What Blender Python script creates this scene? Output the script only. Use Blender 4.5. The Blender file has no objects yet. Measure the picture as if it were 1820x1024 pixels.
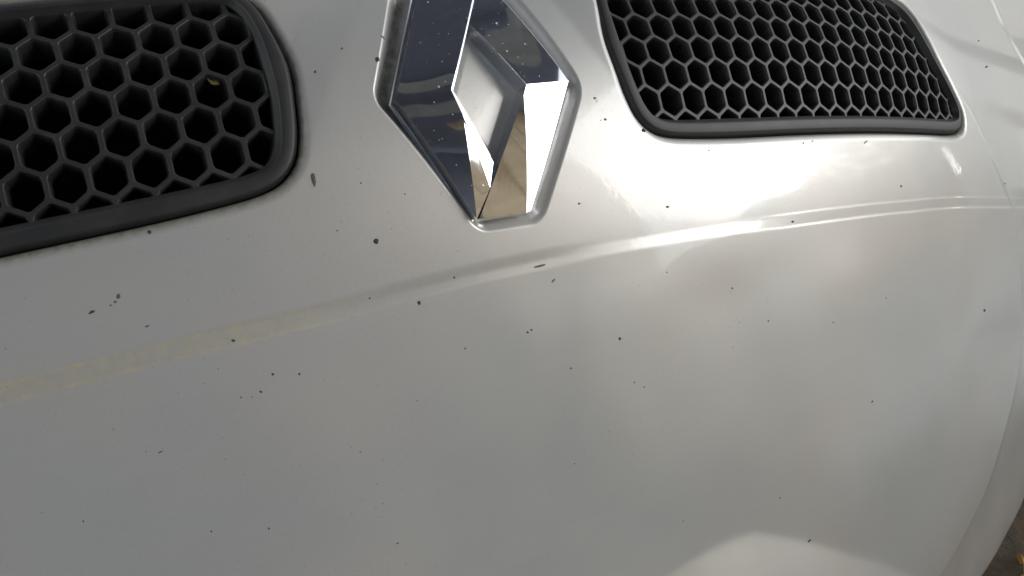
import bpy, bmesh, math, random
import numpy as np
from mathutils import Vector, Matrix, geometry

scene = bpy.context.scene
COL = scene.collection
rad = math.radians

# ------------------------------------------------------------------ frame of the car nose
# (s, t) are arc lengths over the nose: s to the car's left/right, t up the nose; h is height above it.
RHO = rad(-60.0)
MW = np.array([[1, 0, 0], [0, math.cos(RHO), -math.sin(RHO)], [0, math.sin(RHO), math.cos(RHO)]])
OFF = np.array([0.0, 0.0, 0.74])

# ------------------------------------------------------------------ camera
_w = np.array([-0.403519, -0.424784, -0.289745]); _th = np.linalg.norm(_w); _k = _w / _th
_K = np.array([[0, -_k[2], _k[1]], [_k[2], 0, -_k[0]], [-_k[1], _k[0], 0]])
_R = (np.eye(3) + math.sin(_th) * _K + (1 - math.cos(_th)) * _K @ _K) @ np.array([[1, 0, 0], [0, 0, -1], [0, 1, 0.]])
CAM_AX = _R @ MW.T                       # rows: right, down, forward in world space
CAM_POS = MW @ np.array([-0.193135, -0.321139, -0.228134]) + OFF
FPX = 1667.235
cam = bpy.data.cameras.new("camera")
cam.sensor_width = 36.0
cam.lens = 36.0 * FPX / 1820.0
cam.clip_start = 0.01
cam.clip_end = 500.0
camo = bpy.data.objects.new("camera", cam)
COL.objects.link(camo)
m4 = Matrix.Identity(4)
for r in range(3):
    m4[r][0] = CAM_AX[0][r]; m4[r][1] = -CAM_AX[1][r]; m4[r][2] = -CAM_AX[2][r]; m4[r][3] = CAM_POS[r]
camo.matrix_world = m4
scene.camera = camo

# ------------------------------------------------------------------ world, sun, exposure
SUN_EL, SUN_AZ = 25.0, 57.0              # azimuth from straight ahead of the car (-y) towards +x
sd = np.array([math.cos(rad(SUN_EL)) * math.sin(rad(SUN_AZ)), -math.cos(rad(SUN_EL)) * math.cos(rad(SUN_AZ)), math.sin(rad(SUN_EL))])
world = bpy.data.worlds.new("World")
scene.world = world
world.use_nodes = True
nt = world.node_tree
nt.nodes.clear()
wo = nt.nodes.new("ShaderNodeOutputWorld")
bg = nt.nodes.new("ShaderNodeBackground"); bg.inputs[1].default_value = 0.15
sky = nt.nodes.new("ShaderNodeTexSky")
sky.sky_type = 'NISHITA'
sky.sun_disc = False
sky.sun_elevation = rad(SUN_EL)
sky.sun_rotation = math.atan2(sd[0], sd[1])
sky.air_density = 1.0
sky.dust_density = 0.4
hs = nt.nodes.new("ShaderNodeHueSaturation"); hs.inputs['Saturation'].default_value = 0.10
nt.links.new(sky.outputs[0], hs.inputs['Color'])
nt.links.new(hs.outputs[0], bg.inputs[0])
nt.links.new(bg.outputs[0], wo.inputs[0])
sl = bpy.data.lights.new("sun", 'SUN')
sl.energy = 0.5
sl.angle = rad(36)
sl.color = (1.0, 0.985, 0.96)
so = bpy.data.objects.new("sun", sl)
COL.objects.link(so)
so.rotation_euler = Vector(sd).to_track_quat('Z', 'Y').to_euler()
vs = scene.view_settings
vs.view_transform = 'Standard'; vs.look = 'None'; vs.exposure = 0.98; vs.gamma = 1.0; vs.use_curve_mapping = False
scene.cycles.max_bounces = 10
scene.cycles.glossy_bounces = 6
scene.cycles.use_denoising = True

# ------------------------------------------------------------------ nose surface
k2, k4, AL, BQ = 0.256819, 0.548913, 1.792426, 2.696879
XC, TB, B2, TT = 0.41, -0.088, 0.7, 0.045

def g_(x):
    x = np.abs(x); gc = k2 * XC**2 + k4 * XC**4; gpc = 2 * k2 * XC + 4 * k4 * XC**3
    return np.where(x < XC, k2 * x * x + k4 * x**4, gc + gpc * (x - XC))

def gp_(x):
    return np.where(np.abs(x) < XC, 2 * k2 * x + 4 * k4 * x**3, np.sign(x) * (2 * k2 * XC + 4 * k4 * XC**3))
_xs = np.linspace(0, 1.6, 6401)
_d = np.sqrt(1 + gp_(_xs)**2)
_arc = np.concatenate([[0], np.cumsum(.5 * (_d[1:] + _d[:-1]) * np.diff(_xs))])

def base(s, t):
    """point on the bare nose and its outward unit normal (world space)"""
    s = np.asarray(s, float); t = np.asarray(t, float)
    x = np.sign(s) * np.interp(np.abs(s), _arc, _xs)
    tc = np.minimum(t, TT); d = t - TB
    ca = math.cos(AL)
    y = np.where(t > TB, ca * tc + BQ * tc * tc + (ca + 2 * BQ * TT) * (t - tc),
                 ca * TB + BQ * TB * TB + (ca + 2 * BQ * TB) * d + B2 * d * d)
    yt = np.where(t > TB, ca + 2 * BQ * tc, (ca + 2 * BQ * TB) + 2 * B2 * d)
    gp = gp_(x)
    P = np.stack([x, g_(x) + y, t * math.sin(AL)], -1)
    sa = math.sin(AL)
    N = np.stack([gp * sa, -sa + 0 * x, yt], -1)
    N /= np.linalg.norm(N, axis=-1, keepdims=True)
    return P @ MW.T + OFF, N @ MW.T

def at(s, t, h):
    P, N = base(s, t)
    return P + N * np.asarray(h)[..., None]

# ------------------------------------------------------------------ plan curves in (s, t)
def catmull(pts, n=6, closed=True):
    P = np.array(pts, float); m = len(P); out = []
    for i in range(m if closed else m - 1):
        p0, p1, p2, p3 = [P[(i + k) % m] if closed else P[min(max(i + k, 0), m - 1)] for k in (-1, 0, 1, 2)]
        d1 = max(np.linalg.norm(p1 - p0), 1e-9)**.5; d2 = max(np.linalg.norm(p2 - p1), 1e-9)**.5; d3 = max(np.linalg.norm(p3 - p2), 1e-9)**.5
        m1 = (p1 - p0) / d1 * 1.0 - (p2 - p0) / (d1 + d2) + (p2 - p1) / d2 if d1 > 1e-4 else (p2 - p1) / d2
        m2 = (p2 - p1) / d2 - (p3 - p1) / (d2 + d3) + (p3 - p2) / d3 if d3 > 1e-4 else (p2 - p1) / d2
        m1 = m1 * d2; m2 = m2 * d2
        for j in range(n):
            u = j / n
            out.append((2 * u**3 - 3 * u**2 + 1) * p1 + (u**3 - 2 * u**2 + u) * m1 + (-2 * u**3 + 3 * u**2) * p2 + (u**3 - u**2) * m2)
    if not closed: out.append(P[-1])
    return np.array(out)

def resample(P, step, closed=True):
    Q = np.vstack([P, P[:1]]) if closed else P
    L = np.concatenate([[0], np.cumsum(np.linalg.norm(np.diff(Q, axis=0), axis=1))])
    n = max(int(L[-1] / step), 3)
    u = np.linspace(0, L[-1], n + 1)
    if closed: u = u[:-1]
    return np.stack([np.interp(u, L, Q[:, 0]), np.interp(u, L, Q[:, 1])], 1)

def rounded(poly, radii, n=7):
    P = np.array(poly, float); out = []
    for i in range(len(P)):
        a, b, c = P[i - 1], P[i], P[(i + 1) % len(P)]
        ua = (a - b) / np.linalg.norm(a - b); uc = (c - b) / np.linalg.norm(c - b); r = radii[i]
        for j in range(n + 1):
            u = j / n
            out.append((1 - u)**2 * (b + ua * r) + 2 * u * (1 - u) * b + u * u * (b + uc * r))
    return np.array(out)

# pairs (outer edge of the grille surround, its inner edge), right-hand grille, going round from top inner corner
GR = [((.0850, .0415), (.0928, .0395)), ((.0822, .0310), (.0905, .0300)), ((.0788, .0112), (.0897, .0103)), ((.0802, -.0049), (.0901, -.0040)),
      ((.0825, -.0193), (.0917, -.0150)), ((.0858, -.0285), (.0935, -.0220)), ((.0905, -.0340), (.0968, -.0270)), ((.0963, -.0375), (.1015, -.0297)),
      ((.1040, -.0396), (.1075, -.0310)), ((.1146, -.0409), (.1160, -.0318)), ((.1444, -.0428), (.1444, -.0330)), ((.1967, -.0440), (.1967, -.0342)),
      ((.2600, -.0448), (.2600, -.0350)), ((.3200, -.0452), (.3200, -.0352)), ((.3620, -.0446), (.3600, -.0346)), ((.3760, -.0430), (.3720, -.0337)),
      ((.3830, -.0395), (.3790, -.0318)), ((.3868, -.0330), (.3812, -.0285)), ((.3865, -.0270), (.3805, -.0240)), ((.3800, -.0146), (.3745, -.0130)),
      ((.3715, .0039), (.3650, .0060)), ((.3675, .0239), (.3600, .0260)), ((.3650, .0400), (.3560, .0390)), ((.3600, .0500), (.3500, .0455)),
      ((.3500, .0555), (.3420, .0490)), ((.3300, .0575), (.3280, .0500)), ((.2600, .0580), (.2600, .0505)), ((.1800, .0568), (.1800, .0500)),
      ((.1200, .0558), (.1200, .0492)), ((.0990, .0540), (.1040, .0482)), ((.0905, .0495), (.0965, .0453))]
_o = catmull([p[0] for p in GR], 8); _i = catmull([p[1] for p in GR], 8)
OUT = {1: _o, -1: (_o * [-1, 1])[::-1]}
INN = {1: _i, -1: (_i * [-1, 1])[::-1]}
RECESS = rounded([(-.0486, -.0082), (-.0118, -.0675), (.0212, -.0685), (.0575, -.0122), (.030, .056), (-.0195, .056)],
                 [.006, .006, .007, .008, .008, .008])

def seg_dist(px, py, A, B):
    d = B - A; L2 = (d**2).sum() + 1e-18
    u = np.clip(((px - A[0]) * d[0] + (py - A[1]) * d[1]) / L2, 0, 1)
    return (px - A[0] - u * d[0])**2 + (py - A[1] - u * d[1])**2

def sdist(s, t, poly, pad=.012):
    """signed distance to a closed outline, positive outside; clamped to pad far away"""
    out = np.full(s.shape, pad)
    lo = poly.min(0) - pad; hi = poly.max(0) + pad
    idx = np.where((s > lo[0]) & (s < hi[0]) & (t > lo[1]) & (t < hi[1]))[0]
    if len(idx) == 0: return out
    px, py = s[idx], t[idx]
    D = np.full(px.shape, 1e9); ins = np.zeros(px.shape, bool)
    n = len(poly)
    for i in range(n):
        A = poly[i]; B = poly[(i + 1) % n]
        D = np.minimum(D, seg_dist(px, py, A, B))
        if A[1] != B[1]:
            c = ((A[1] > py) != (B[1] > py)) & (px < (B[0] - A[0]) * (py - A[1]) / (B[1] - A[1]) + A[0])
            ins ^= c
    out[idx] = np.sqrt(D) * np.where(ins, -1, 1)
    return out

def softplus(d, r):
    x = np.clip(d / r, -30, 30)
    return np.where(d / r > 30, d, r * np.log1p(np.exp(x)))

def sstep(x, a, b):
    u = np.clip((x - a) / (b - a), 0, 1); return u * u * (3 - 2 * u)

# crease
CRS = np.array([(-.40, -.0866), (-.2, -.0866), (-.127, -.0862), (-.08, -.0857), (-.055, -.0843), (-.014, -.0832), (.018, -.0829), (.063, -.0829),
                (.118, -.0837), (.181, -.0847), (.23, -.0849), (.30, -.0848), (.40, -.0833), (.47, -.0815), (.6, -.078), (1.0, -.07)])

def crease_t(s):
    return np.interp(s, CRS[:, 0], CRS[:, 1])

def _tab(pairs):
    x = np.linspace(-.012, .012, 481)
    p = np.array(pairs, float)
    sl_ = -np.tan(np.radians(np.interp(x * 1000, p[:, 0], p[:, 1])))
    k = np.exp(-0.5 * (np.arange(-12, 13) / 5.0)**2); k /= k.sum()
    sl_ = np.convolve(sl_, k, 'same')
    h = np.concatenate([[0], np.cumsum(.5 * (sl_[1:] + sl_[:-1]) * np.diff(x))])
    return x, h - h[-1]
TAB_L = _tab([(-4.0, 0), (-3.6, 22), (-2.9, 9), (2.0, 9), (2.7, -14), (3.3, -14), (3.7, 0)])
TAB_M = _tab([(-4.5, 0), (-3.4, 9), (-1.2, 9), (-.2, 0), (.8, -7), (3.2, -7), (5.0, 0)])
TAB_C = _tab([(-3.6, 0), (-2.4, 8), (1.2, 6), (2.4, 0)])
TAB_R = _tab([(-3.9, 0), (-3.5, 12), (-2.8, 12), (-2.4, -1), (2.2, -1), (2.5, 8), (3.1, 8), (3.5, 0)])

def line_d(s, t, P, pos=None):
    """signed distance to an open polyline, positive on the side of the point pos"""
    sg0 = 1.0 if pos is None else float(np.sign(line_d(np.array([pos[0]]), np.array([pos[1]]), P)[0]))
    D = np.full(s.shape, 1e9); S = np.zeros(s.shape)
    n = len(P)
    for i in range(n - 1):
        A, B = P[i], P[i + 1]; d = B - A; L = np.linalg.norm(d); d = d / L
        u = (s - A[0]) * d[0] + (t - A[1]) * d[1]
        lo = -1e9 if i == 0 else 0; hi = 1e9 if i == n - 2 else L
        uc = np.clip(u, lo, hi)
        ex = s - A[0] - uc * d[0]; ey = t - A[1] - uc * d[1]
        dd = np.hypot(ex, ey)
        sg = np.sign(d[0] * (t - A[1]) - d[1] * (s - A[0]))
        m = dd < D
        D = np.where(m, dd, D); S = np.where(m, sg, S)
    return D * S * sg0
FOLD_R = np.array([(.050, .056), (.0563, .034), (.0682, .0065), (.0786, -.0122), (.0885, -.0285), (.100, -.046)])[::-1]
FOLD_L = np.array([(-.033, .056), (-.0407, .0395), (-.0589, .0123), (-.0758, -.0155), (-.090, -.040)])
RIDGE = np.array([(.384, -.010), (.3997, -.0248), (.4304, -.0549), (.4656, -.0807), (.50, -.105)])[::-1]
TOPL = catmull([(.66, .155), (.6372, .1202), (.6078, .0801), (.5916, .038), (.585, .0), (.58, -.06)][::-1], 6, False)
EDGE = catmull([(.455, -.045), (.472, -.0816), (.4925, -.1137), (.5125, -.155), (.5209, -.1861), (.499, -.2501), (.4812, -.2759), (.4406, -.3049), (.38, -.335)][::-1], 6, False)
SIL = np.array([(.72, -.268), (.672, -.326), (.636, -.341), (.588, -.360), (.50, -.388)])
PATCH = np.array([(.030, -.262), (.084, -.2368), (.1171, -.2330), (.1400, -.2322), (.1579, -.2335), (.2177, -.2541), (.2951, -.2846), (.3518, -.3069), (.42, -.335)])[::-1]

H0 = .004                                # the skin stands this far above the honeycomb
ROLL = .0046

def skin_h(s, t):
    h = np.full(s.shape, H0)
    # badge recess
    d = sdist(s, t, RECESS, .015)
    rt = sstep(s, -.025, .020)
    h -= (.0062 - .0012 * rt) * sstep(-d / (1 + .5 * rt), -.0006, .0042)
    m = 1 - sstep(np.abs(s - .004) / .0185 + np.abs(t + .0105) / .0315, .85, 1.25)
    h += m * (.0020 - .12 * (s - .004) + .05 * (t + .0105))
    # central wedge: falls away on the left, raised on the right to reflect darker
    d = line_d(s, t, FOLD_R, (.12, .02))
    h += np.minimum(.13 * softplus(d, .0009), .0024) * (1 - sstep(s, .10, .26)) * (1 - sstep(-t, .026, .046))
    d = line_d(s, t, FOLD_L, (-.12, .02))
    h -= np.minimum(.15 * softplus(d, .0014), .0030) * (1 - sstep(-s, .10, .26)) * (1 - sstep(-t, .016, .040))
    # outer facet
    d = line_d(s, t, RIDGE, (.48, -.03))
    h += (.0005 * np.exp(-(d / .0016)**2) - .06 * softplus(d, .0012)) * sstep(-t, .012, .030) * (1 - sstep(-t, .080, .090)) * (1 - sstep(s, .50, .62))
    d = line_d(s, t, TOPL, (.72, .06))
    h += .10 * softplus(d, .002) * sstep(t, -.05, -.01) + .0012 * np.exp(-(d / .003)**2) * sstep(t, -.05, 0)
    # crease
    dc = t - crease_t(s)
    wl = 1 - sstep(s, -.13, -.045); wr = sstep(s, .13, .21); wc = sstep(s, .010, .06) - wr; wm = 1 - wl - wr - wc
    hl, hm, hc, hr = [np.interp(dc, T[0], T[1]) for T in (TAB_L, TAB_M, TAB_C, TAB_R)]
    h += wl * hl + wm * hm + wc * hc + wr * hr
    # shallow dent below the badge and the slight waviness of an old panel
    lowp = sstep(-t, .088, .12)
    h -= .00030 * np.exp(-((s - .026) / .012)**2 - ((t + .118) / .022)**2)
    h += lowp * (.00045 * np.sin(38 * s + 9 * t + .6) + .00035 * np.sin(24 * s - 52 * t + 2.0) + .00012 * np.sin(90 * s + 60 * t))
    # bright reflected patch put into the shape as an added flare
    d = line_d(s, t, PATCH, (.16, -.29))
    h += .36 * softplus(d, .0012)
    # right-hand end turns under
    d = line_d(s, t, EDGE, (.62, -.2))
    w = sstep(-t, .07, .10)
    e = softplus(d, .0016)
    h -= (.085 * e + .0006 * (1 - np.exp(-e / .002))) * w
    d = line_d(s, t, SIL, (.62, -.40))
    h -= 1.1 * softplus(d, .0030)
    # rolled edges of the grille openings
    for sd_ in (1, -1):
        d = sdist(s, t, OUT[sd_], .012)
        x = np.clip((ROLL - d) / ROLL, 0, 1)
        h -= ROLL * (1 - np.sqrt(1 - (.975 * x)**2)) + np.clip(-d, 0, .0004) / .0004 * .009
    return h

def skin(s, t):
    return at(s, t, skin_h(s, t))

# ------------------------------------------------------------------ helpers
def link(o, parent=None):
    COL.objects.link(o)
    if parent is not None: o.parent = parent
    return o

def mesh_obj(name, verts, faces, mat, parent=None, smooth=False, normals=None):
    me = bpy.data.meshes.new(name)
    me.from_pydata([tuple(v) for v in verts], [], [tuple(f) for f in faces])
    me.materials.append(mat)
    me.validate(); me.update()
    if smooth:
        me.polygons.foreach_set("use_smooth", [True] * len(me.polygons))
    if normals is not None:
        me.normals_split_custom_set_from_vertices([tuple(n) for n in normals])
    return link(bpy.data.objects.new(name, me), parent)

def empty(name, loc=(0, 0, 0)):
    o = bpy.data.objects.new(name, None); o.location = loc; o.empty_display_size = .05
    return link(o)

def tag(o, label=None, cat=None, group=None, kind=None):
    if label: o["label"] = label
    if cat: o["category"] = cat
    if group: o["group"] = group
    if kind: o["kind"] = kind
    return o

# ------------------------------------------------------------------ materials
def new_mat(name):
    m = bpy.data.materials.new(name); m.use_nodes = True
    t_ = m.node_tree
    return m, t_, t_.nodes["Principled BSDF"]

def N(t_, kind, **kw):
    n = t_.nodes.new(kind)
    for k, v in kw.items(): setattr(n, k, v)
    return n

def mixc(t_, fac, a, b):
    n = t_.nodes.new("ShaderNodeMix"); n.data_type = 'RGBA'
    for sock, v in ((n.inputs[0], fac), (n.inputs[6], a), (n.inputs[7], b)):
        if hasattr(v, "is_linked") or hasattr(v, "links"): t_.links.new(v, sock)
        else: sock.default_value = v
    return n.outputs[2]

def math_(t_, op, a, b=None, clamp=False):
    n = t_.nodes.new("ShaderNodeMath"); n.operation = op; n.use_clamp = clamp
    for i, v in enumerate((a, b)):
        if v is None: continue
        if hasattr(v, "links"): t_.links.new(v, n.inputs[i])
        else: n.inputs[i].default_value = v
    return n.outputs[0]

def noise(t_, vec, scale, detail=4, rough=.55):
    n = t_.nodes.new("ShaderNodeTexNoise"); n.inputs['Scale'].default_value = scale
    n.inputs['Detail'].default_value = detail; n.inputs['Roughness'].default_value = rough
    if vec is not None: t_.links.new(vec, n.inputs['Vector'])
    return n.outputs[0]

def ramp(t_, fac, a, b):
    n = t_.nodes.new("ShaderNodeMapRange"); n.clamp = True
    t_.links.new(fac, n.inputs[0]); n.inputs[1].default_value = a; n.inputs[2].default_value = b
    return n.outputs[0]

def specks(t_, vec, scale, size, thresh):
    """sparse dots: Voronoi cells whose random colour passes thresh, filled out to size"""
    v = t_.nodes.new("ShaderNodeTexVoronoi"); v.inputs['Scale'].default_value = scale
    t_.links.new(vec, v.inputs['Vector'])
    sp = t_.nodes.new("ShaderNodeSeparateColor"); t_.links.new(v.outputs['Color'], sp.inputs[0])
    pick = math_(t_, 'GREATER_THAN', sp.outputs[0], thresh)
    rad_ = math_(t_, 'MULTIPLY', sp.outputs[1], size)
    near = t_.nodes.new("ShaderNodeMapRange"); near.clamp = True
    t_.links.new(v.outputs['Distance'], near.inputs[0])
    t_.links.new(rad_, near.inputs[1]); t_.links.new(math_(t_, 'MULTIPLY', rad_, .6), near.inputs[2])
    return math_(t_, 'MULTIPLY', near.outputs[0], pick)

def paint_mat():
    m, t_, b = new_mat("silver_paint")
    tc = N(t_, "ShaderNodeTexCoord"); gen = tc.outputs['Object']
    at_ = N(t_, "ShaderNodeAttribute", attribute_name="grime_shade"); gr = at_.outputs['Fac']
    fl = noise(t_, gen, 2600, 2, .6)
    cl = noise(t_, gen, 14, 5, .6)
    cl2 = noise(t_, gen, 5.5, 3, .5)
    col = mixc(t_, ramp(t_, cl2, .36, .64), (.59, .61, .59, 1), (.70, .66, .60, 1))
    col = mixc(t_, math_(t_, 'MULTIPLY', ramp(t_, cl, .3, .7), .35), col, (.64, .655, .655, 1))
    grit = ramp(t_, noise(t_, gen, 1150, 4, .75), .48, .72)
    gz = ramp(t_, noise(t_, gen, 8, 4, .6), .38, .68)
    col = mixc(t_, math_(t_, 'MULTIPLY', math_(t_, 'MULTIPLY', grit, gz), .32), col, (.36, .33, .28, 1))
    wipe = N(t_, "ShaderNodeMapping"); wipe.inputs['Rotation'].default_value = (.4, .5, .3); wipe.inputs['Scale'].default_value = (6, 120, 60)
    t_.links.new(gen, wipe.inputs[0])
    wn = ramp(t_, noise(t_, wipe.outputs[0], 1.0, 4, .6), .52, .75)
    col = mixc(t_, math_(t_, 'MULTIPLY', wn, .10), col, (.78, .76, .70, 1))
    col = mixc(t_, math_(t_, 'MULTIPLY', ramp(t_, fl, .35, .7), .25), col, (.80, .80, .78, 1))
    # dirt in crease and openings, plus painted reflections in recess and right roll
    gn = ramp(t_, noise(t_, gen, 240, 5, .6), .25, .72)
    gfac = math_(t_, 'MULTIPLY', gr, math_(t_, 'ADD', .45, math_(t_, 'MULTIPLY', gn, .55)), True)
    # fine specks of dirt
    s1 = specks(t_, gen, 520, .24, .82)
    s2 = specks(t_, gen, 190, .12, .86)
    s3 = specks(t_, gen, 230, .11, .93)
    den = ramp(t_, noise(t_, gen, 9, 3, .6), .40, .62)
    sp = math_(t_, 'MULTIPLY', math_(t_, 'MAXIMUM', math_(t_, 'MULTIPLY', s1, .6), s2), math_(t_, 'ADD', math_(t_, 'MULTIPLY', den, .8), .12), True)
    dirt = math_(t_, 'MAXIMUM', gfac, sp, True)  # takes in the painted recess and roll darkening too
    ad = N(t_, "ShaderNodeAttribute", attribute_name="dust")  # crease dust together with its painted bright edges
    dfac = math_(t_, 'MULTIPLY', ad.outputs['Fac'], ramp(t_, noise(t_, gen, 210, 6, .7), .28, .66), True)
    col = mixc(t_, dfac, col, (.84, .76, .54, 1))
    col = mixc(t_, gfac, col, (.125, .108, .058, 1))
    col = mixc(t_, sp, col, (.13, .105, .085, 1))
    col = mixc(t_, math_(t_, 'MULTIPLY', s3, .7), col, (.80, .78, .72, 1))
    t_.links.new(col, b.inputs['Base Color'])
    t_.links.new(math_(t_, 'MULTIPLY', math_(t_, 'SUBTRACT', 1.0, dirt), .40), b.inputs['Metallic'])
    rn = math_(t_, 'ADD', .34, math_(t_, 'MULTIPLY', noise(t_, gen, 60, 4, .6), .10))
    t_.links.new(math_(t_, 'MAXIMUM', rn, math_(t_, 'MULTIPLY', dirt, .9)), b.inputs['Roughness'])
    t_.links.new(math_(t_, 'SUBTRACT', .9, dirt, True), b.inputs['Coat Weight'])
    t_.links.new(math_(t_, 'ADD', .03, math_(t_, 'MULTIPLY', ramp(t_, cl, .4, .75), .10)), b.inputs['Coat Roughness'])
    bp = N(t_, "ShaderNodeBump"); bp.inputs['Strength'].default_value = .035; bp.inputs['Distance'].default_value = .001
    t_.links.new(noise(t_, gen, 330, 2, .5), bp.inputs['Height'])
    t_.links.new(bp.outputs[0], b.inputs['Coat Normal'])
    bq = N(t_, "ShaderNodeBump"); bq.inputs['Strength'].default_value = .10; bq.inputs['Distance'].default_value = .0004
    t_.links.new(fl, bq.inputs['Height'])
    t_.links.new(bq.outputs[0], b.inputs['Normal'])
    return m

def chrome_mat():
    m, t_, b = new_mat("chrome")
    gen = N(t_, "ShaderNodeTexCoord").outputs['Object']
    b.inputs['Base Color'].default_value = (.80, .82, .86, 1)
    b.inputs['Metallic'].default_value = 1.0
    sp = specks(t_, gen, 260, .22, .88)
    s2 = specks(t_, gen, 700, .30, .84)
    mot = ramp(t_, noise(t_, gen, 300, 6, .75), .52, .74)
    st = N(t_, "ShaderNodeMapping"); st.inputs['Scale'].default_value = (1, .12, .12); st.inputs['Rotation'].default_value = (.3, .2, .5)
    t_.links.new(gen, st.inputs[0])
    scr = ramp(t_, noise(t_, st.outputs[0], 1500, 3, .6), .58, .72)
    dust = math_(t_, 'MAXIMUM', sp, math_(t_, 'MAXIMUM', math_(t_, 'MULTIPLY', s2, .5), math_(t_, 'MAXIMUM', math_(t_, 'MULTIPLY', mot, .03), math_(t_, 'MULTIPLY', scr, .05))), True)
    t_.links.new(mixc(t_, dust, (.80, .82, .86, 1), (.60, .58, .54, 1)), b.inputs['Base Color'])
    t_.links.new(math_(t_, 'SUBTRACT', 1.0, dust), b.inputs['Metallic'])
    t_.links.new(math_(t_, 'ADD', .035, math_(t_, 'MULTIPLY', dust, .6)), b.inputs['Roughness'])
    return m

def plastic_mat(name, c, rough, spec=.4):
    m, t_, b = new_mat(name)
    gen = N(t_, "ShaderNodeTexCoord").outputs['Object']
    n1 = noise(t_, gen, 55, 6, .65)
    n2 = noise(t_, gen, 900, 3, .6)
    dust = math_(t_, 'MULTIPLY', ramp(t_, n1, .48, .75), .35)
    col = mixc(t_, dust, (*c, 1), (c[0] * 1.5 + .03, c[1] * 1.5 + .028, c[2] * 1.4 + .02, 1))
    t_.links.new(col, b.inputs['Base Color'])
    t_.links.new(math_(t_, 'ADD', rough, math_(t_, 'MULTIPLY', n1, .2)), b.inputs['Roughness'])
    b.inputs['Specular IOR Level'].default_value = spec
    bp = N(t_, "ShaderNodeBump"); bp.inputs['Strength'].default_value = .12; bp.inputs['Distance'].default_value = .0003
    t_.links.new(n2, bp.inputs['Height']); t_.links.new(bp.outputs[0], b.inputs['Normal'])
    return m

def simple_mat(name, c, rough=.8, c2=None, scale=40, bump=0.0):
    m, t_, b = new_mat(name)
    gen = N(t_, "ShaderNodeTexCoord").outputs['Object']
    c2 = c2 or tuple(x * .55 for x in c)
    n1 = noise(t_, gen, scale, 6, .65)
    t_.links.new(mixc(t_, ramp(t_, n1, .35, .68), (*c, 1), (*c2, 1)), b.inputs['Base Color'])
    b.inputs['Roughness'].default_value = rough
    if bump:
        bp = N(t_, "ShaderNodeBump"); bp.inputs['Strength'].default_value = bump; bp.inputs['Distance'].default_value = .01
        t_.links.new(n1, bp.inputs['Height']); t_.links.new(bp.outputs[0], b.inputs['Normal'])
    return m

PAINT = paint_mat(); CHROME = chrome_mat()
TRIM = plastic_mat("surround_plastic", (.024, .0245, .025), .42, .6)
MESHP = plastic_mat("honeycomb_plastic", (.027, .0275, .027), .38, .6)
DARK = simple_mat("duct_black", (.016, .016, .014), .9)
SPECK = simple_mat("dried_mud", (.050, .042, .036), .85, (.11, .085, .065), 900)
SPECK2 = simple_mat("pale_mud", (.13, .10, .075), .85, (.20, .17, .13), 900)
LEAF = simple_mat("dry_leaf", (.30, .22, .07), .7, (.42, .36, .14), 500)

# ------------------------------------------------------------------ the car
car = tag(empty("car", tuple(base(np.array(0.), np.array(0.))[0])),
          "silver car front with chrome diamond badge between two black honeycomb grilles", "car")
CARO = np.array(car.location)

def to_car(P): return np.asarray(P) - CARO

# --- bonnet skin
rng = np.random.default_rng(5)
S0, S1, T0, T1 = -.32, .86, -.42, .20
pts = []
sp_ = .0045
gs = np.arange(S0, S1, sp_); gt = np.arange(T0, T1, sp_ * .87)
G = np.array([(a + (sp_ / 2 if j % 2 else 0), b_) for j, b_ in enumerate(gt) for a in gs])
keep = np.ones(len(G), bool)

def offset_closed(poly, d, step):
    Q = resample(poly, step); tn = np.roll(Q, -1, 0) - np.roll(Q, 1, 0); tn /= np.linalg.norm(tn, axis=1)[:, None] + 1e-12
    nrm = np.stack([tn[:, 1], -tn[:, 0]], 1)
    area = .5 * np.sum(Q[:, 0] * np.roll(Q[:, 1], -1) - np.roll(Q[:, 0], -1) * Q[:, 1])
    if area < 0: nrm = -nrm
    return Q + nrm * d

for sd_ in (1, -1):
    for d in (.0060, .0052, .0044, .0037, .0030, .0023, .0017, .0012, .0008, .0005, .00025, 0, -.0002, -.0004):
        pts.append(offset_closed(OUT[sd_], d, .0013))
    dd = sdist(G[:, 0], G[:, 1], OUT[sd_], .02); keep &= (dd > .0075)
for d in (.0045, .003, .0018, .0010, .0003, -.0004, -.0010, -.0016, -.0022, -.0028, -.0034, -.0041, -.005, -.0065):
    pts.append(offset_closed(RECESS, d, .0014))
dd = sdist(G[:, 0], G[:, 1], RECESS, .02); keep &= (dd > .0060) | (dd < -.008)
ss = np.arange(S0, S1, .0022)
for d in np.concatenate([np.linspace(-6, 6, 25)]) * .001:
    pts.append(np.stack([ss, crease_t(ss) + d], 1))
keep &= np.abs(G[:, 1] - crease_t(G[:, 0])) > .0085
for P, offs in ((FOLD_R, (-6, -4, -2.4, -1.2, 0, 1.2, 2.4, 4, 6)), (FOLD_L, (-8, -5, -2.5, 0, 2.5, 5, 8)), (RIDGE, (-5, -3, -1.5, 0, 1.5, 3, 5)),
                (TOPL, (-9, -6, -4, -2, 0, 2, 4, 6, 9)), (EDGE, (-9, -6, -4, -2, 0, 2, 4, 6, 9)), (SIL, (-12, -8, -5, -2.5, 0, 2.5, 5, 8, 12)), (PATCH, (-8, -5, -3, -1.5, 0, 1.5, 3, 5, 8))):
    Q = resample(P, .002, False); tn = np.gradient(Q, axis=0); tn /= np.linalg.norm(tn, axis=1)[:, None]
    nn = np.stack([-tn[:, 1], tn[:, 0]], 1)
    for o_ in offs: pts.append(Q + nn * o_ * .001)
pts.append(G[keep])
A = np.vstack(pts)
A = A[(A[:, 0] > S0) & (A[:, 0] < S1) & (A[:, 1] > T0) & (A[:, 1] < T1)]
_, ui = np.unique(np.round(A / .00005).astype(np.int64), axis=0, return_index=True)
A = A[np.sort(ui)]
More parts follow.
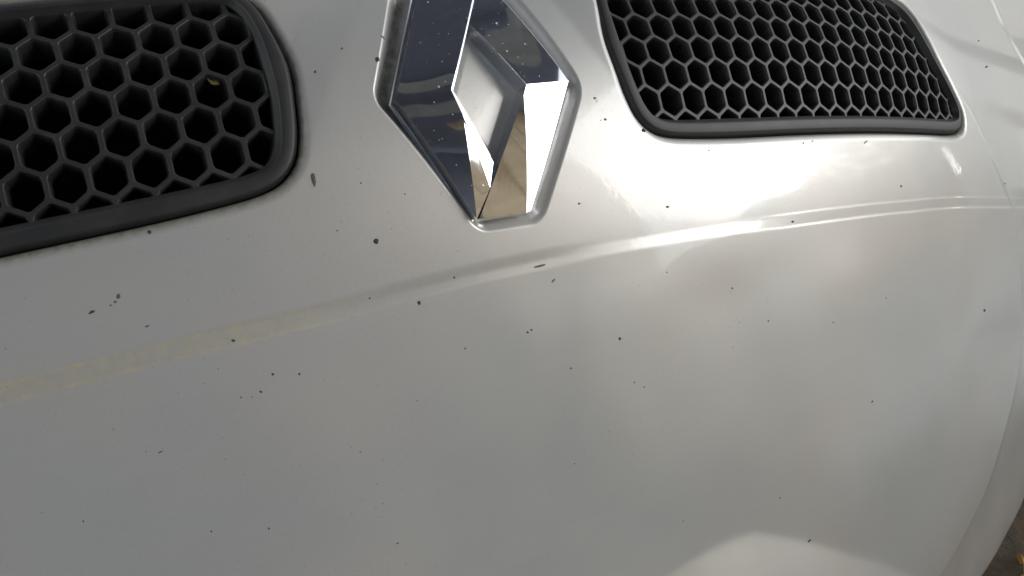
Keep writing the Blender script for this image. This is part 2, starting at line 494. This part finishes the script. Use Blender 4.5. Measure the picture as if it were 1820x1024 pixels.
res = geometry.delaunay_2d_cdt([Vector((float(a * 1000), float(b_ * 1000))) for a, b_ in A], [], [], 0, 1e-6)
V2 = np.array([tuple(v) for v in res[0]]) / 1000.0
F = np.array([f for f in res[2] if len(f) == 3])
cen = V2[F].mean(1)
bad = np.zeros(len(F), bool)
for sd_ in (1, -1): bad |= sdist(cen[:, 0], cen[:, 1], OUT[sd_], .012) < -.00036
F = F[~bad]
s_, t_v = V2[:, 0], V2[:, 1]
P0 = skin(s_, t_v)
e_ = 4e-5
dS = skin(s_ + e_, t_v) - skin(s_ - e_, t_v); dT = skin(s_, t_v + e_) - skin(s_, t_v - e_)
NR = np.cross(dS, dT); NR /= np.linalg.norm(NR, axis=1)[:, None]
f0 = F[:, :]
nf = np.cross(P0[f0[:, 1]] - P0[f0[:, 0]], P0[f0[:, 2]] - P0[f0[:, 0]])
flip = (nf * NR[f0[:, 0]]).sum(1) < 0
F[flip] = F[flip][:, ::-1]
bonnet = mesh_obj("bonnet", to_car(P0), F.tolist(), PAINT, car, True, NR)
gr = np.zeros(len(s_))
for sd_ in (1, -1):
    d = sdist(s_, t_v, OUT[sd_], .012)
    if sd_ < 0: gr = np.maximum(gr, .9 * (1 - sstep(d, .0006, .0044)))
    else: gr = np.maximum(gr, (.25 + .6 * sstep(s_, .33, .37)) * (1 - sstep(d, .0008, .0046)))  # far right end: olive reflection painted over the dirt
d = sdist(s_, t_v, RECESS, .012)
gr = np.maximum(gr, (.95 - .6 * sstep(s_, -.012, .02)) * (1 - sstep(np.abs(d + .0056), .0012, .0042)))  # recess channel: dark badge reflection painted in along with dirt
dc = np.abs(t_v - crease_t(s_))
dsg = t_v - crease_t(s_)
dust_glint = np.clip(.55 * (1 - sstep(dc, .0026, .0040)) + .5 * np.exp(-((dsg - .0028) / .0007)**2) + .5 * np.exp(-((dsg + .0032) / .0007)**2), 0, 1) * (1.0 * (1 - sstep(s_, -.13, -.05)) + .12 * (1 - sstep(s_, .1, .2)))  # dust band, with bright crease edges painted as two lines
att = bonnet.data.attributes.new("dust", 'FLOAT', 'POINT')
att.data.foreach_set("value", dust_glint.astype(np.float32))
gr = np.maximum(gr, (1 - sstep(dc, .002, .0050)) * .16 * (1 - sstep(s_, -.02, .06)))
att = bonnet.data.attributes.new("grime_shade", 'FLOAT', 'POINT')
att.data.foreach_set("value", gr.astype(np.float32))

# --- grilles
PIT, GS0, GT0, GPHI, GASP = .015, .098215, .032504, -.014779, 1.039633

def lattice(n, r):
    ds = n * PIT; dt = -r * PIT * math.sqrt(.75) * GASP
    return GS0 + ds * math.cos(GPHI) - dt * math.sin(GPHI), GT0 + ds * math.sin(GPHI) + dt * math.cos(GPHI)

def hex12(cx, cy, k, cut=.16):
    """hexagon, points up, with blunted corners: 12 points"""
    R = PIT / math.sqrt(3) * k; c = []
    for i in range(6):
        a = rad(90 + 60 * i); c.append(np.array([R * math.cos(a), R * math.sin(a) * GASP]))
    out = []
    for i in range(6):
        p, q, w = c[i - 1], c[i], c[(i + 1) % 6]
        out.append(q + (p - q) * cut); out.append(q + (w - q) * cut)
    cp, sp2 = math.cos(GPHI), math.sin(GPHI)
    return [(cx + x * cp - y * sp2, cy + x * sp2 + y * cp) for x, y in out]

def build_grille(sd_):
    g = bpy.data.objects.new("grille", None); link(g, car)
    c0 = at(np.array(.2 * sd_), np.array(0.), np.array(0.))
    g.location = tuple(to_car(c0))
    loc = lambda P: np.asarray(P) - c0
    # honeycomb
    inn = INN[1]
    V, Fc = [], []
    rings = [(1.0, .002, .0), (.905, .09, -.00005), (.875, .10, -.0003), (.830, .11, -.0016), (.775, .11, -.013)]
    for r in range(-3, 8):
        for n2 in range(-4, 48):
            if (n2 % 2) != (r % 2): continue
            cx, cy = lattice(n2 / 2, r)
            if sdist(np.array([cx]), np.array([cy]), inn, .03)[0] > .0085: continue
            b0 = len(V)
            for k, cut, hh in rings:
                for (x, y) in hex12(cx, cy, k, cut): V.append((x * sd_, y, hh))
            for j in range(len(rings) - 1):
                for i in range(12):
                    a, b_ = b0 + j * 12 + i, b0 + j * 12 + (i + 1) % 12
                    f = (a, b_, b_ + 12, a + 12)
                    Fc.append(f if sd_ > 0 else f[::-1])
    # cells running under the surround stop short of its outer edge
    V = np.array(V)
    ax_, ay_ = V[:, 0] * sd_, V[:, 1]
    dv = sdist(ax_, ay_, inn, .03); e1 = 1e-4
    gx = (sdist(ax_ + e1, ay_, inn, .03) - sdist(ax_ - e1, ay_, inn, .03)) / (2 * e1)
    gy = (sdist(ax_, ay_ + e1, inn, .03) - sdist(ax_, ay_ - e1, inn, .03)) / (2 * e1)
    ov = np.maximum(dv - .0045, 0)
    V[:, 0] -= ov * gx * sd_; V[:, 1] -= ov * gy
    o = mesh_obj("honeycomb", loc(at(V[:, 0], V[:, 1], V[:, 2])), Fc, MESHP, g, False)
    # surround
    prof = [(.05, -.010), (.06, -.0022), (.075, -.0008), (.095, .0002), (.22, .0024), (.27, .0029), (.33, .0031), (.72, .0034), (.78, .0032), (.83, .0025), (.87, .0014), (1.0, .0002), (1.05, -.0010), (1.09, -.012)]
    Oo = _o; Ii = _i; n = len(Oo); V, Fc = [], []
    for k, hh in prof:
        Q = Oo * (1 - k) + Ii * k
        for x, y in Q: V.append((x * sd_, y, hh))
    for j in range(len(prof) - 1):
        for i in range(n):
            a, b_ = j * n + i, j * n + (i + 1) % n
            f = (a, b_, b_ + n, a + n)
            Fc.append(f if sd_ > 0 else f[::-1])
    V = np.array(V)
    o = mesh_obj("surround", loc(at(V[:, 0], V[:, 1], V[:, 2])), Fc, TRIM, g, True)
    # duct behind
    Q = resample(_o * 1.0, .006); cq = Q.mean(0); V, Fc = [], []
    for k, hh in ((1.0, -.006), (.99, -.045)):
        for x, y in cq + (Q - cq) * k: V.append((x * sd_, y, hh))
    n = len(Q)
    for i in range(n):
        Fc.append((i, (i + 1) % n, n + (i + 1) % n, n + i))
    Fc.append(tuple(range(n, 2 * n)))
    V = np.array(V)
    mesh_obj("duct", loc(at(V[:, 0], V[:, 1], V[:, 2])), Fc, DARK, g, False)
    return g
gl = build_grille(-1); gr_ = build_grille(1)
gl["label"] = "black honeycomb grille nearest the camera, cut by the left edge"
gr_["label"] = "black honeycomb grille tapering away to the right of the badge"

# --- badge
def build_badge():
    ctr = at(np.array(.004), np.array(-.0105), np.array(0.))
    bd = bpy.data.objects.new("badge", None); link(bd, car); bd.location = tuple(to_car(ctr))
    loc = lambda P: np.asarray(P) - ctr
    FL = -.0023
    def crown(x, y):
        return .00009 * math.sin(150 * x + 60 * y + 1.0) + .00009 * math.sin(95 * y - 70 * x + .4) + .00004 * math.sin(230 * y + 2)
    def prism(name, pv, facets):
        """pv: vertex name -> (s,t,h); facets: polygons of the top, finely split and slightly crowned, walled down to the recess floor"""
        V, Fc, ix = [], [], {}
        K = 10
        def vid(p):
            key = (round(p[0] * 1e5), round(p[1] * 1e5))
            if key not in ix:
                ix[key] = len(V); V.append((p[0], p[1], p[2] + crown(p[0], p[1])))
            return ix[key]
        for f in facets:
            P = [np.array(pv[k]) for k in f]
            for m in range(1, len(P) - 1):
                a, b_, c = P[0], P[m], P[m + 1]
                gid = {}
                for u in range(K + 1):
                    for w in range(K + 1 - u): gid[u, w] = vid(a + (b_ - a) * u / K + (c - a) * w / K)
                for u in range(K):
                    for w in range(K - u):
                        Fc.append((gid[u, w], gid[u + 1, w], gid[u, w + 1]))
                        if w < K - u - 1: Fc.append((gid[u + 1, w], gid[u + 1, w + 1], gid[u, w + 1]))
        Fc = [f for f in Fc if len(set(f)) == 3]
        cnt = {}
        for f in Fc:
            for q in range(3):
                e = (f[q], f[(q + 1) % 3]); cnt[tuple(sorted(e))] = cnt.get(tuple(sorted(e)), 0) + 1
        low = {}
        def under(v):
            if v not in low: low[v] = len(V); V.append((V[v][0], V[v][1], FL))
            return low[v]
        for f in list(Fc):
            for q in range(3):
                e = (f[q], f[(q + 1) % 3])
                if cnt[tuple(sorted(e))] == 1: Fc.append((e[1], e[0], under(e[0]), under(e[1])))
        V = np.array(V, float)
        o = mesh_obj(name, loc(at(V[:, 0], V[:, 1], V[:, 2])), Fc, CHROME, bd, False)
        bm = bmesh.new(); bm.from_mesh(o.data)
        bmesh.ops.recalc_face_normals(bm, faces=bm.faces[:])
        ed = [e for e in bm.edges if len(e.link_faces) == 2 and e.calc_face_angle(0) > .6]
        bmesh.ops.bevel(bm, geom=ed, offset=.00030, segments=2, affect='EDGES', profile=.6, clamp_overlap=True)
        for f in bm.faces: f.smooth = True
        bm.to_mesh(o.data); bm.free()
        o.data.set_sharp_from_angle(angle=rad(3.2))
        return o
    # thin chromed foot the two chevrons stand on
    foot = np.array([(-.0410, -.0108), (-.0137, -.0638), (.0158, -.0644), (.0494, -.0100), (.0268, .0428), (-.0142, .0428)])
    V, Fc = [], []
    for q, hh in ((1.0, FL), (1.0, .0004), (.985, .0010), (.90, .0011)):
        c_ = np.array([.004, -.0105])
        for p in foot: V.append((*(c_ + (p - c_) * q), hh))
    for j in range(3):
        for i in range(6): Fc.append((j * 6 + i, j * 6 + (i + 1) % 6, (j + 1) * 6 + (i + 1) % 6, (j + 1) * 6 + i))
    V = np.array(V)
    mesh_obj("foot_rim", loc(at(V[:, 0], V[:, 1], V[:, 2])), Fc, CHROME, bd, False)
    def plane(p, a, b_, c):
        """height at p of the plane through a, b_, c"""
        M3 = np.array([[q[0], q[1], 1] for q in (a, b_, c)]); co = np.linalg.solve(M3, [a[2], b_[2], c[2]])
        return (p[0], p[1], co[0] * p[0] + co[1] * p[1] + co[2])
    l, hli, hti, bl = (-.0400, -.0108, .0075), (-.0142, -.0098, .0092), (.0032, .0205, .0092), (-.0133, -.0623, .0072)
    on = lambda x, y: plane((x, y), l, hli, hti)
    lo = lambda x, y: plane((x, y), l, hli, bl)
    L = dict(L=l, HLi=hli, HTi=hti, BL=bl, TL=on(-.0130, .0417), TEi=on(.0157, .0417), TE=(.0168, .0417, .0088),
             HT=(.0042, .0205, .0088), HL=(-.0132, -.0098, .0088), HB=(.0022, -.0445, .0053), A=lo(-.0114, -.0205), W=(-.0042, -.0512, .0070))
    prism("chevron", L, [("HLi", "HTi", "TEi", "TL", "L"), ("TEi", "HTi", "HT", "TE"), ("HTi", "HLi", "HL", "HT"),
                         ("L", "BL", "A", "HLi"), ("A", "BL", "W"), ("HLi", "A", "HL"), ("A", "W", "HB", "HL")])
    r, hr, ht, br = (.0482, -.0099, .0066), (.0235, -.0106, .0093), (.0042, .0198, .0090), (.0147, -.0630, .0066)
    on = lambda x, y: plane((x, y), r, hr, ht)
    lo = lambda x, y: plane((x, y), r, hr, br)
    R = dict(R=r, HR=hr, HT=ht, BR=br, TR=on(.0245, .0417), TE=on(.0165, .0405), B=lo(.0208, -.0150), D=lo(.0125, -.0628), BE=(-.0119, -.0624, .0066))
    prism("chevron", R, [("HR", "R", "TR", "TE", "HT"), ("R", "HR", "B"), ("R", "B", "D", "BR"), ("B", "BE", "D")])
    return bd
badge = build_badge()
badge["label"] = "chrome double-chevron diamond badge in a shallow recess"

# --- specks of dried mud and chips on the skin: (s, t) on the nose, then the two half-axes in mm
SPECKS = [(-0.0597,-0.0638,1.47,-0.23,-0.23,-1.23),(-0.0441,-0.0895,1.04,-0.18,-0.14,-0.93),(-0.1244,-0.0878,1.03,-0.38,-0.23,-0.57),(-0.1111,-0.1024,0.67,-0.15,-0.1,-0.58),(-0.1004,-0.1047,0.64,-0.14,-0.11,-0.63),(-0.117,-0.1074,0.7,-0.56,-0.31,-0.31),(-0.1222,-0.1563,0.57,-0.16,-0.09,-0.51),(-0.0664,-0.1784,0.69,-0.2,-0.06,-0.49),(-0.1588,-0.1188,1.17,0.29,0.11,-0.3),(-0.0813,-0.0368,1.06,0.05,0.04,-3.4),(-0.1476,-0.0454,0.99,-0.18,-0.18,-0.86),(0.0875,-0.0353,1.9,-0.15,-0.33,-1.28),(0.008,-0.1101,0.78,-0.14,-0.06,-0.58),(0.0102,-0.1096,0.65,-0.55,-0.42,-0.27),(0.0599,-0.1217,1.1,-0.19,-0.05,-0.76),(0.0178,-0.0852,3.88,0.13,0.1,-0.49),(0.0242,-0.092,1.3,0.84,0.39,-0.32),(0.137,-0.1113,0.91,-0.12,-0.02,-0.66),(0.185,-0.0857,1.39,-0.12,-0.03,-0.68),(0.2648,-0.1856,1.12,0.53,0.93,-0.5),(0.2098,-0.2507,2.02,0.51,0.7,-0.58),(0.4196,-0.1484,2.63,-0.1,0.33,-1.25),(0.4544,-0.0701,3.94,1.09,2.0,-0.62),(0.2902,-0.0742,1.67,-0.05,-0.07,-0.77),(0.1271,-0.0478,0.92,-0.07,-0.12,-0.52),(-0.1732,-0.0679,1.51,0.32,0.14,-0.54),(-0.163,-0.0647,0.68,-0.4,-0.62,-0.95),(-0.1645,-0.0663,0.68,-0.14,-0.1,-0.46),(-0.1663,-0.0671,0.58,-0.12,-0.08,-0.36),(-0.066,-0.084,0.59,-0.1,-0.07,-0.4),(-0.0419,0.009,1.17,-0.35,-0.7,-1.5),(-0.0361,0.0194,1.13,-0.47,-0.29,-0.52),(-0.056,0.0158,0.63,-0.06,-0.18,-0.63),(-0.07,0.0068,0.61,-0.07,-0.19,-0.74),(-0.1451,-0.151,0.52,-0.15,-0.07,-0.4),(0.0427,-0.0632,0.94,-0.11,-0.1,-0.6),(0.0954,-0.0705,1.44,-0.15,-0.07,-0.53),(0.0656,-0.0286,0.98,-0.08,-0.18,-0.66),(-0.155,-0.0765,1.2,0.14,0.06,-0.37),(-0.0244,-0.1106,0.5,-0.1,-0.06,-0.52),(0.1639,-0.1301,0.81,-0.11,-0.0,-0.53),(0.0916,-0.0981,0.66,-0.09,-0.03,-0.43),(-0.079,-0.1387,0.45,-0.11,-0.05,-0.38),(-0.1908,-0.1345,0.31,-0.09,-0.12,-0.56),(0.0305,-0.129,0.42,-0.35,-0.53,-0.33),(0.0679,-0.1421,0.71,-0.13,-0.02,-0.49),(0.0742,-0.1453,0.8,-0.15,-0.01,-0.34),(-0.0502,-0.1257,0.42,-0.09,-0.04,-0.34),(-0.1251,-0.1075,0.44,-0.1,-0.07,-0.39),(-0.1207,-0.1084,0.35,-0.08,-0.06,-0.31),(-0.164,-0.1173,0.32,-0.08,-0.06,-0.3),(0.2563,-0.0499,2.7,1.22,0.49,-0.31),(0.207,-0.0481,1.65,0.67,0.31,-0.28),(0.1991,-0.0486,1.13,-0.05,-0.13,-0.56),(0.0623,-0.0183,0.97,-0.07,-0.19,-0.63),(0.4706,0.0145,3.23,0.31,-3.62,-2.4),(0.4858,0.0402,4.46,0.89,-2.8,-1.95),(0.467,0.0135,2.93,0.45,-1.92,-1.69),(-0.026,-0.083,0.7,-0.11,-0.06,-0.42),(-0.0618,-0.0412,0.48,-0.07,-0.11,-0.51),(-0.0755,-0.0573,0.47,-0.08,-0.08,-0.41),(-0.0435,-0.0481,0.45,-0.06,-0.08,-0.39),(0.03,-0.1698,0.6,-0.14,-0.02,-0.44),(0.1001,-0.213,0.66,-0.17,0.02,-0.44),(0.1793,-0.2207,0.72,-0.16,0.07,-0.6),(0.2744,-0.1316,1.14,-0.11,0.03,-0.42),(0.2196,-0.138,0.85,-0.11,0.02,-0.45)]
srnd = random.Random(11)
for a, b_, ux, uy, wx, wy in SPECKS:
    V, Fc = [], []
    u = np.array([ux, uy]) * .00088; w = np.array([wx, wy]) * .00088
    if a > .44: u = u * .6; w = w * .6
    size = (abs(ux * wy - uy * wx))**.5
    nn = 10; rr = [srnd.uniform(.75, 1.15) for _ in range(nn)]
    hh = min(.00022 * size + .00008, .0006)
    for q, z in ((1.0, -.00004), (.72, .75), (.35, 1.0)):
        for k in range(nn):
            an = 2 * math.pi * k / nn
            v2 = (u * math.cos(an) + w * math.sin(an)) * rr[k] * q
            V.append((a + v2[0], b_ + v2[1], z * hh if z > 0 else z))
    for j in (0, 1):
        for k in range(nn): Fc.append((j * nn + k, j * nn + (k + 1) % nn, (j + 1) * nn + (k + 1) % nn, (j + 1) * nn + k))
    Fc.append(tuple(range(2 * nn, 3 * nn)))
    V = np.array(V)
    c0 = skin(np.array([a]), np.array([b_]))[0]
    P = at(V[:, 0], V[:, 1], skin_h(V[:, 0], V[:, 1]) + V[:, 2])
    o = mesh_obj("mud_speck", P - c0, Fc, SPECK if srnd.random() < .5 else SPECK2, bonnet, True)
    o.location = tuple(to_car(c0))

# --- loose bits caught on the car
def crumb(a, b_, h, L, w, label, name, mat, rot, seed):
    rn = random.Random(seed)
    V, Fc = [], []
    for i in range(5):
        x = (i / 4 * 2 - 1) * L; ww = w * (1 - abs(i / 4 * 2 - 1)**2) + w * .12
        for j in (-1, 0, 1):
            V.append((x, j * ww * rn.uniform(.7, 1.2), (.25 * L) * (x / L)**2 - (.35 * w if j == 0 else 0)))
    for i in range(4):
        for j in range(2):
            a0 = i * 3 + j; Fc.append((a0, a0 + 1, a0 + 4, a0 + 3))
    o = mesh_obj(name, V, Fc, mat)
    sm = o.modifiers.new("thickness", 'SOLIDIFY'); sm.thickness = L * .10
    P, Nn = base(np.array(a), np.array(b_)); z = Vector(Nn); x = Vector((1, 0, 0)); y = z.cross(x).normalized(); x = y.cross(z)
    M3 = Matrix((x, y, z)).transposed().to_4x4() @ Matrix.Rotation(rot, 4, 'Z') @ Matrix.Rotation(.5, 4, 'X')
    o.matrix_world = Matrix.Translation(Vector(P + Nn * h)) @ M3
    return tag(o, label, "leaf")
crumb(-.1108, .0112, -.0035, .0030, .0013, "tiny yellow-green leaf scrap stuck inside a cell of the left grille", "leaf_scrap", LEAF, -.7, 2)
crumb(-.0384, -.0098, .0040, .0017, .0009, "tiny orange flake caught at the left corner of the chrome badge", "leaf_scrap", simple_mat("orange_flake", (.62, .34, .13), .7, (.5, .3, .15), 800), 1.2, 3)

# ------------------------------------------------------------------ ground and surroundings
def ground():
    m, t_, b = new_mat("earth")
    gen = N(t_, "ShaderNodeTexCoord").outputs['Object']
    n1 = noise(t_, gen, 1.1, 5, .6); n2 = noise(t_, gen, 30, 6, .7)
    c = mixc(t_, ramp(t_, n1, .38, .62), (.30, .30, .285, 1), (.56, .555, .54, 1))
    c = mixc(t_, math_(t_, 'MULTIPLY', ramp(t_, n2, .5, .7), .7), c, (.06, .048, .03, 1))
    sx = N(t_, "ShaderNodeSeparateXYZ"); t_.links.new(gen, sx.inputs[0])
    side = ramp(t_, math_(t_, 'ADD', math_(t_, 'SUBTRACT', sx.outputs[0], math_(t_, 'MULTIPLY', -.25, sx.outputs[1])), math_(t_, 'MULTIPLY', n2, .12)), (.62), (.72))
    far = ramp(t_, sx.outputs[0], 1.35, 1.7)
    side = math_(t_, 'MULTIPLY', side, math_(t_, 'SUBTRACT', 1.0, far))
    soil = mixc(t_, ramp(t_, n2, .42, .62), (.075, .052, .030, 1), (.030, .026, .016, 1))
    c = mixc(t_, side, c, soil)
    t_.links.new(c, b.inputs['Base Color']); b.inputs['Roughness'].default_value = .95
    bp = N(t_, "ShaderNodeBump"); bp.inputs['Strength'].default_value = .5; bp.inputs['Distance'].default_value = .02
    t_.links.new(n2, bp.inputs['Height']); t_.links.new(bp.outputs[0], b.inputs['Normal'])
    V, Fc = [], []
    k = 40; ext = 120.0
    for j in range(k + 1):
        for i in range(k + 1):
            u = (i / k * 2 - 1); w = (j / k * 2 - 1)
            V.append((math.copysign(abs(u)**2.2, u) * ext, math.copysign(abs(w)**2.2, w) * ext, 0))
    for j in range(k):
        for i in range(k):
            a = j * (k + 1) + i; Fc.append((a, a + 1, a + k + 2, a + k + 1))
    tag(mesh_obj("ground", V, Fc, m), kind="structure")
ground()

random.seed(3)
BARK = simple_mat("bark", (.10, .075, .05), .9, (.05, .04, .03), 12, .5)
LEAFG = [simple_mat("leaves_dark", (.035, .060, .022), .6, (.05, .085, .03), 2), simple_mat("leaves_mid", (.055, .085, .030), .6, (.04, .06, .02), 2)]

def leaf_cloud(blobs, n, size, rnd):
    V, Fc = [], []
    for _ in range(n):
        c, r3 = rnd.choice(blobs)
        d = Vector((rnd.gauss(0, 1), rnd.gauss(0, 1), rnd.gauss(0, 1))).normalized() * (rnd.random()**.33)
        p = Vector((c[0] + d.x * r3[0], c[1] + d.y * r3[1], c[2] + d.z * r3[2]))
        a = Vector((rnd.gauss(0, 1), rnd.gauss(0, 1), rnd.gauss(0, .6))).normalized()
        b_ = a.cross(Vector((rnd.gauss(0, 1), rnd.gauss(0, 1), rnd.gauss(0, 1)))).normalized()
        L = size * rnd.uniform(.7, 1.4); w = L * .45; i = len(V)
        V += [p - a * L, p + b_ * w, p + a * L, p - b_ * w]; Fc.append((i, i + 1, i + 2, i + 3))
    return V, Fc

def tree(name, x, y, trunk_h, blobs, n, size, label, seed, cat="tree"):
    rnd = random.Random(seed)
    root = tag(empty(name, (x, y, 0)), label, cat)
    V, Fc = leaf_cloud(blobs, n, size, rnd)
    mesh_obj("crown", V, Fc, LEAFG[seed % 2], root)
    Vt, Ft = [], []
    def limb(p, q, r0, r1):
        p, q = Vector(p), Vector(q); ax = (q - p).normalized(); u = ax.orthogonal().normalized(); w = ax.cross(u); i0 = len(Vt)
        for c, r in ((p, r0), (q, r1)):
            for k in range(8):
                a = k * math.pi / 4; Vt.append(c + (u * math.cos(a) + w * math.sin(a)) * r)
        for k in range(8): Ft.append((i0 + k, i0 + (k + 1) % 8, i0 + 8 + (k + 1) % 8, i0 + 8 + k))
    limb((0, 0, -.1), (.05, .03, trunk_h), .16, .11)
    for c, r in blobs[:6]: limb((.05, .03, trunk_h * .9), c, .08, .02)
    mesh_obj("trunk", Vt, Ft, BARK, root)
    return root
tree("shade_tree", 8.2, -3.6, 1.2, [((-.9, 0, 2.0), (.8, .9, .6)), ((.5, .9, 2.5), (.9, .9, .7)), ((1.2, 2.0, 2.0), (.8, .9, .6)), ((-1.6, -1.2, 1.7), (.7, .7, .5)), ((0, .2, 3.1), (.6, .6, .5))], 5200, .075,
     "leafy tree standing behind the tan board fence", 6)
tree("shade_tree", 7.6, -5.6, .9, [((-.5, 0, 1.5), (.7, .8, .5)), ((.5, .7, 1.8), (.8, .7, .5)), ((.2, -.9, 1.6), (.7, .7, .5))], 3000, .075,
     "low bushy tree at the far end of the tan board fence", 7)

def box(sx, sy, sz):
    V = [(x * sx, y * sy, z * sz) for z in (0, 1) for y in (-.5, .5) for x in (-.5, .5)]
    return V, [(0, 2, 3, 1), (4, 5, 7, 6), (0, 1, 5, 4), (2, 6, 7, 3), (0, 4, 6, 2), (1, 3, 7, 5)]

# unseen shelter added for dark reflections: board wall and roof, open to the right
refl_shed = tag(empty("reflection_shelter", (-2.0, -3.3, 0)), "unseen dark navy boarded shelter added for dark reflections", "shelter")
NAVY = simple_mat("navy_boards", (.15, .172, .235), .6, (.18, .20, .26), 3, .2)
V, Fc = box(.245, .03, 3.45)
bme = bpy.data.meshes.new("board"); bme.from_pydata(V, [], Fc); bme.materials.append(NAVY)
for i in range(26):
    o = link(bpy.data.objects.new("board", bme), refl_shed); o.location = (-2.6 + i * .25, random.uniform(-.004, .004), .0)
V, Fc = box(5.7, 4.7, .06)
o = mesh_obj("roof", V, Fc, NAVY, refl_shed); o.location = (1.70, 2.15, 3.40); o.rotation_euler = (rad(-4), 0, 0)
V, Fc = box(.09, .12, 3.3)
for x in (-.95, 4.2):
    o = mesh_obj("post", V, Fc, simple_mat("post_grey", (.25, .24, .22), .8) if x < 0 else bpy.data.materials["post_grey"], refl_shed); o.location = (x, 3.9, 0)
V, Fc = box(5.3, .09, .16)
PALE = simple_mat("pale_timber", (.40, .41, .40), .8, (.30, .31, .30), 5)
for y in (1.4, 2.35):
    o = mesh_obj("beam", V, Fc, PALE, refl_shed); o.location = (1.6, y, 3.14)  # beams and purlin added for pale streaks in the chrome
V, Fc = box(.09, 4.1, .12)
o = mesh_obj("purlin", V, Fc, PALE, refl_shed); o.location = (4.0, 1.95, 3.01)

# unseen plank door, added so the badge reflects tan
door = tag(empty("reflection_door", (1.46, -2.16, 0)), "unseen tan plank door added for brown reflections in the badge", "door")
door.rotation_euler = (0, 0, rad(10))
OAK = simple_mat("oak_planks", (.74, .59, .39), .8, (.56, .43, .27), 4, .3)
V, Fc = box(.142, .035, 3.25)
bmd = bpy.data.meshes.new("plank"); bmd.from_pydata(V, [], Fc); bmd.materials.append(OAK)
for i in range(5):
    o = link(bpy.data.objects.new("plank", bmd), door); o.location = (-.30 + i * .15, 0, .02)
V, Fc = box(.74, .03, .10)
for z in (.4, 2.6):
    o = mesh_obj("ledge", V, Fc, OAK, door); o.location = (0, -.034, z)

# timber fence to the right
fence = tag(empty("timber_fence", (4.6, -2.2, 0)), "weathered tan board fence at the side of the yard", "fence")
WOOD = simple_mat("weathered_boards", (.42, .30, .18), .85, (.30, .21, .12), 3, .3)
V, Fc = box(.03, .19, 1.30)
bm_ = bpy.data.meshes.new("board"); bm_.from_pydata(V, [], Fc); bm_.materials.append(WOOD)
for i in range(30):
    o = link(bpy.data.objects.new("board", bm_), fence); o.location = (random.uniform(-.006, .006), -4.5 + i * .2, .05 + random.uniform(-.02, .02))
V, Fc = box(.05, 6.0, .09)
for z in (.3, 1.1):
    o = mesh_obj("rail", V, Fc, WOOD, fence); o.location = (.045, -1.6, z)

# unseen pale wall, added to smooth the right-hand reflections
wall = tag(empty("reflection_wall", (5.2, 1.4, 0)), "pale rendered garden wall out beyond the car's right side", "wall")
RENDERW = simple_mat("pale_render", (.80, .79, .76), .9, (.70, .69, .66), 2)
V, Fc = box(.2, 4.4, 1.75); mesh_obj("wall_face", V, Fc, RENDERW, wall)
V, Fc = box(.3, 4.5, .07); o = mesh_obj("coping", V, Fc, PALE, wall); o.location = (0, 0, 1.752)

# leaves lying on the soil beyond the right-hand end of the car
def fallen_leaf(x, y, L, rz, label):
    V, Fc = [], []
    for i in range(7):
        u = i / 6; ww = L * .28 * math.sin(math.pi * u)**.7 + .001
        for j in (-1, 0, 1): V.append(((u - .5) * L, j * ww, .012 * math.sin(u * 5) + .010 * abs(j) + .006))
    for i in range(6):
        for j in range(2): a0 = i * 3 + j; Fc.append((a0, a0 + 3, a0 + 4, a0 + 1))
    o = mesh_obj("fallen_leaf", V, Fc, YLEAF); o.location = (x, y, 0.004); o.rotation_euler = (.05, .08, rz)
    tag(o, label, "leaf")
YLEAF = simple_mat("yellow_leaf", (.40, .23, .05), .6, (.28, .14, .03), 60)
fallen_leaf(.855, -.034, .05, .6, "orange-yellow fallen leaf on dark soil past the car's lower right edge")
fallen_leaf(.835, -.055, .035, 2.1, "smaller brown-orange fallen leaf beside the orange-yellow one")
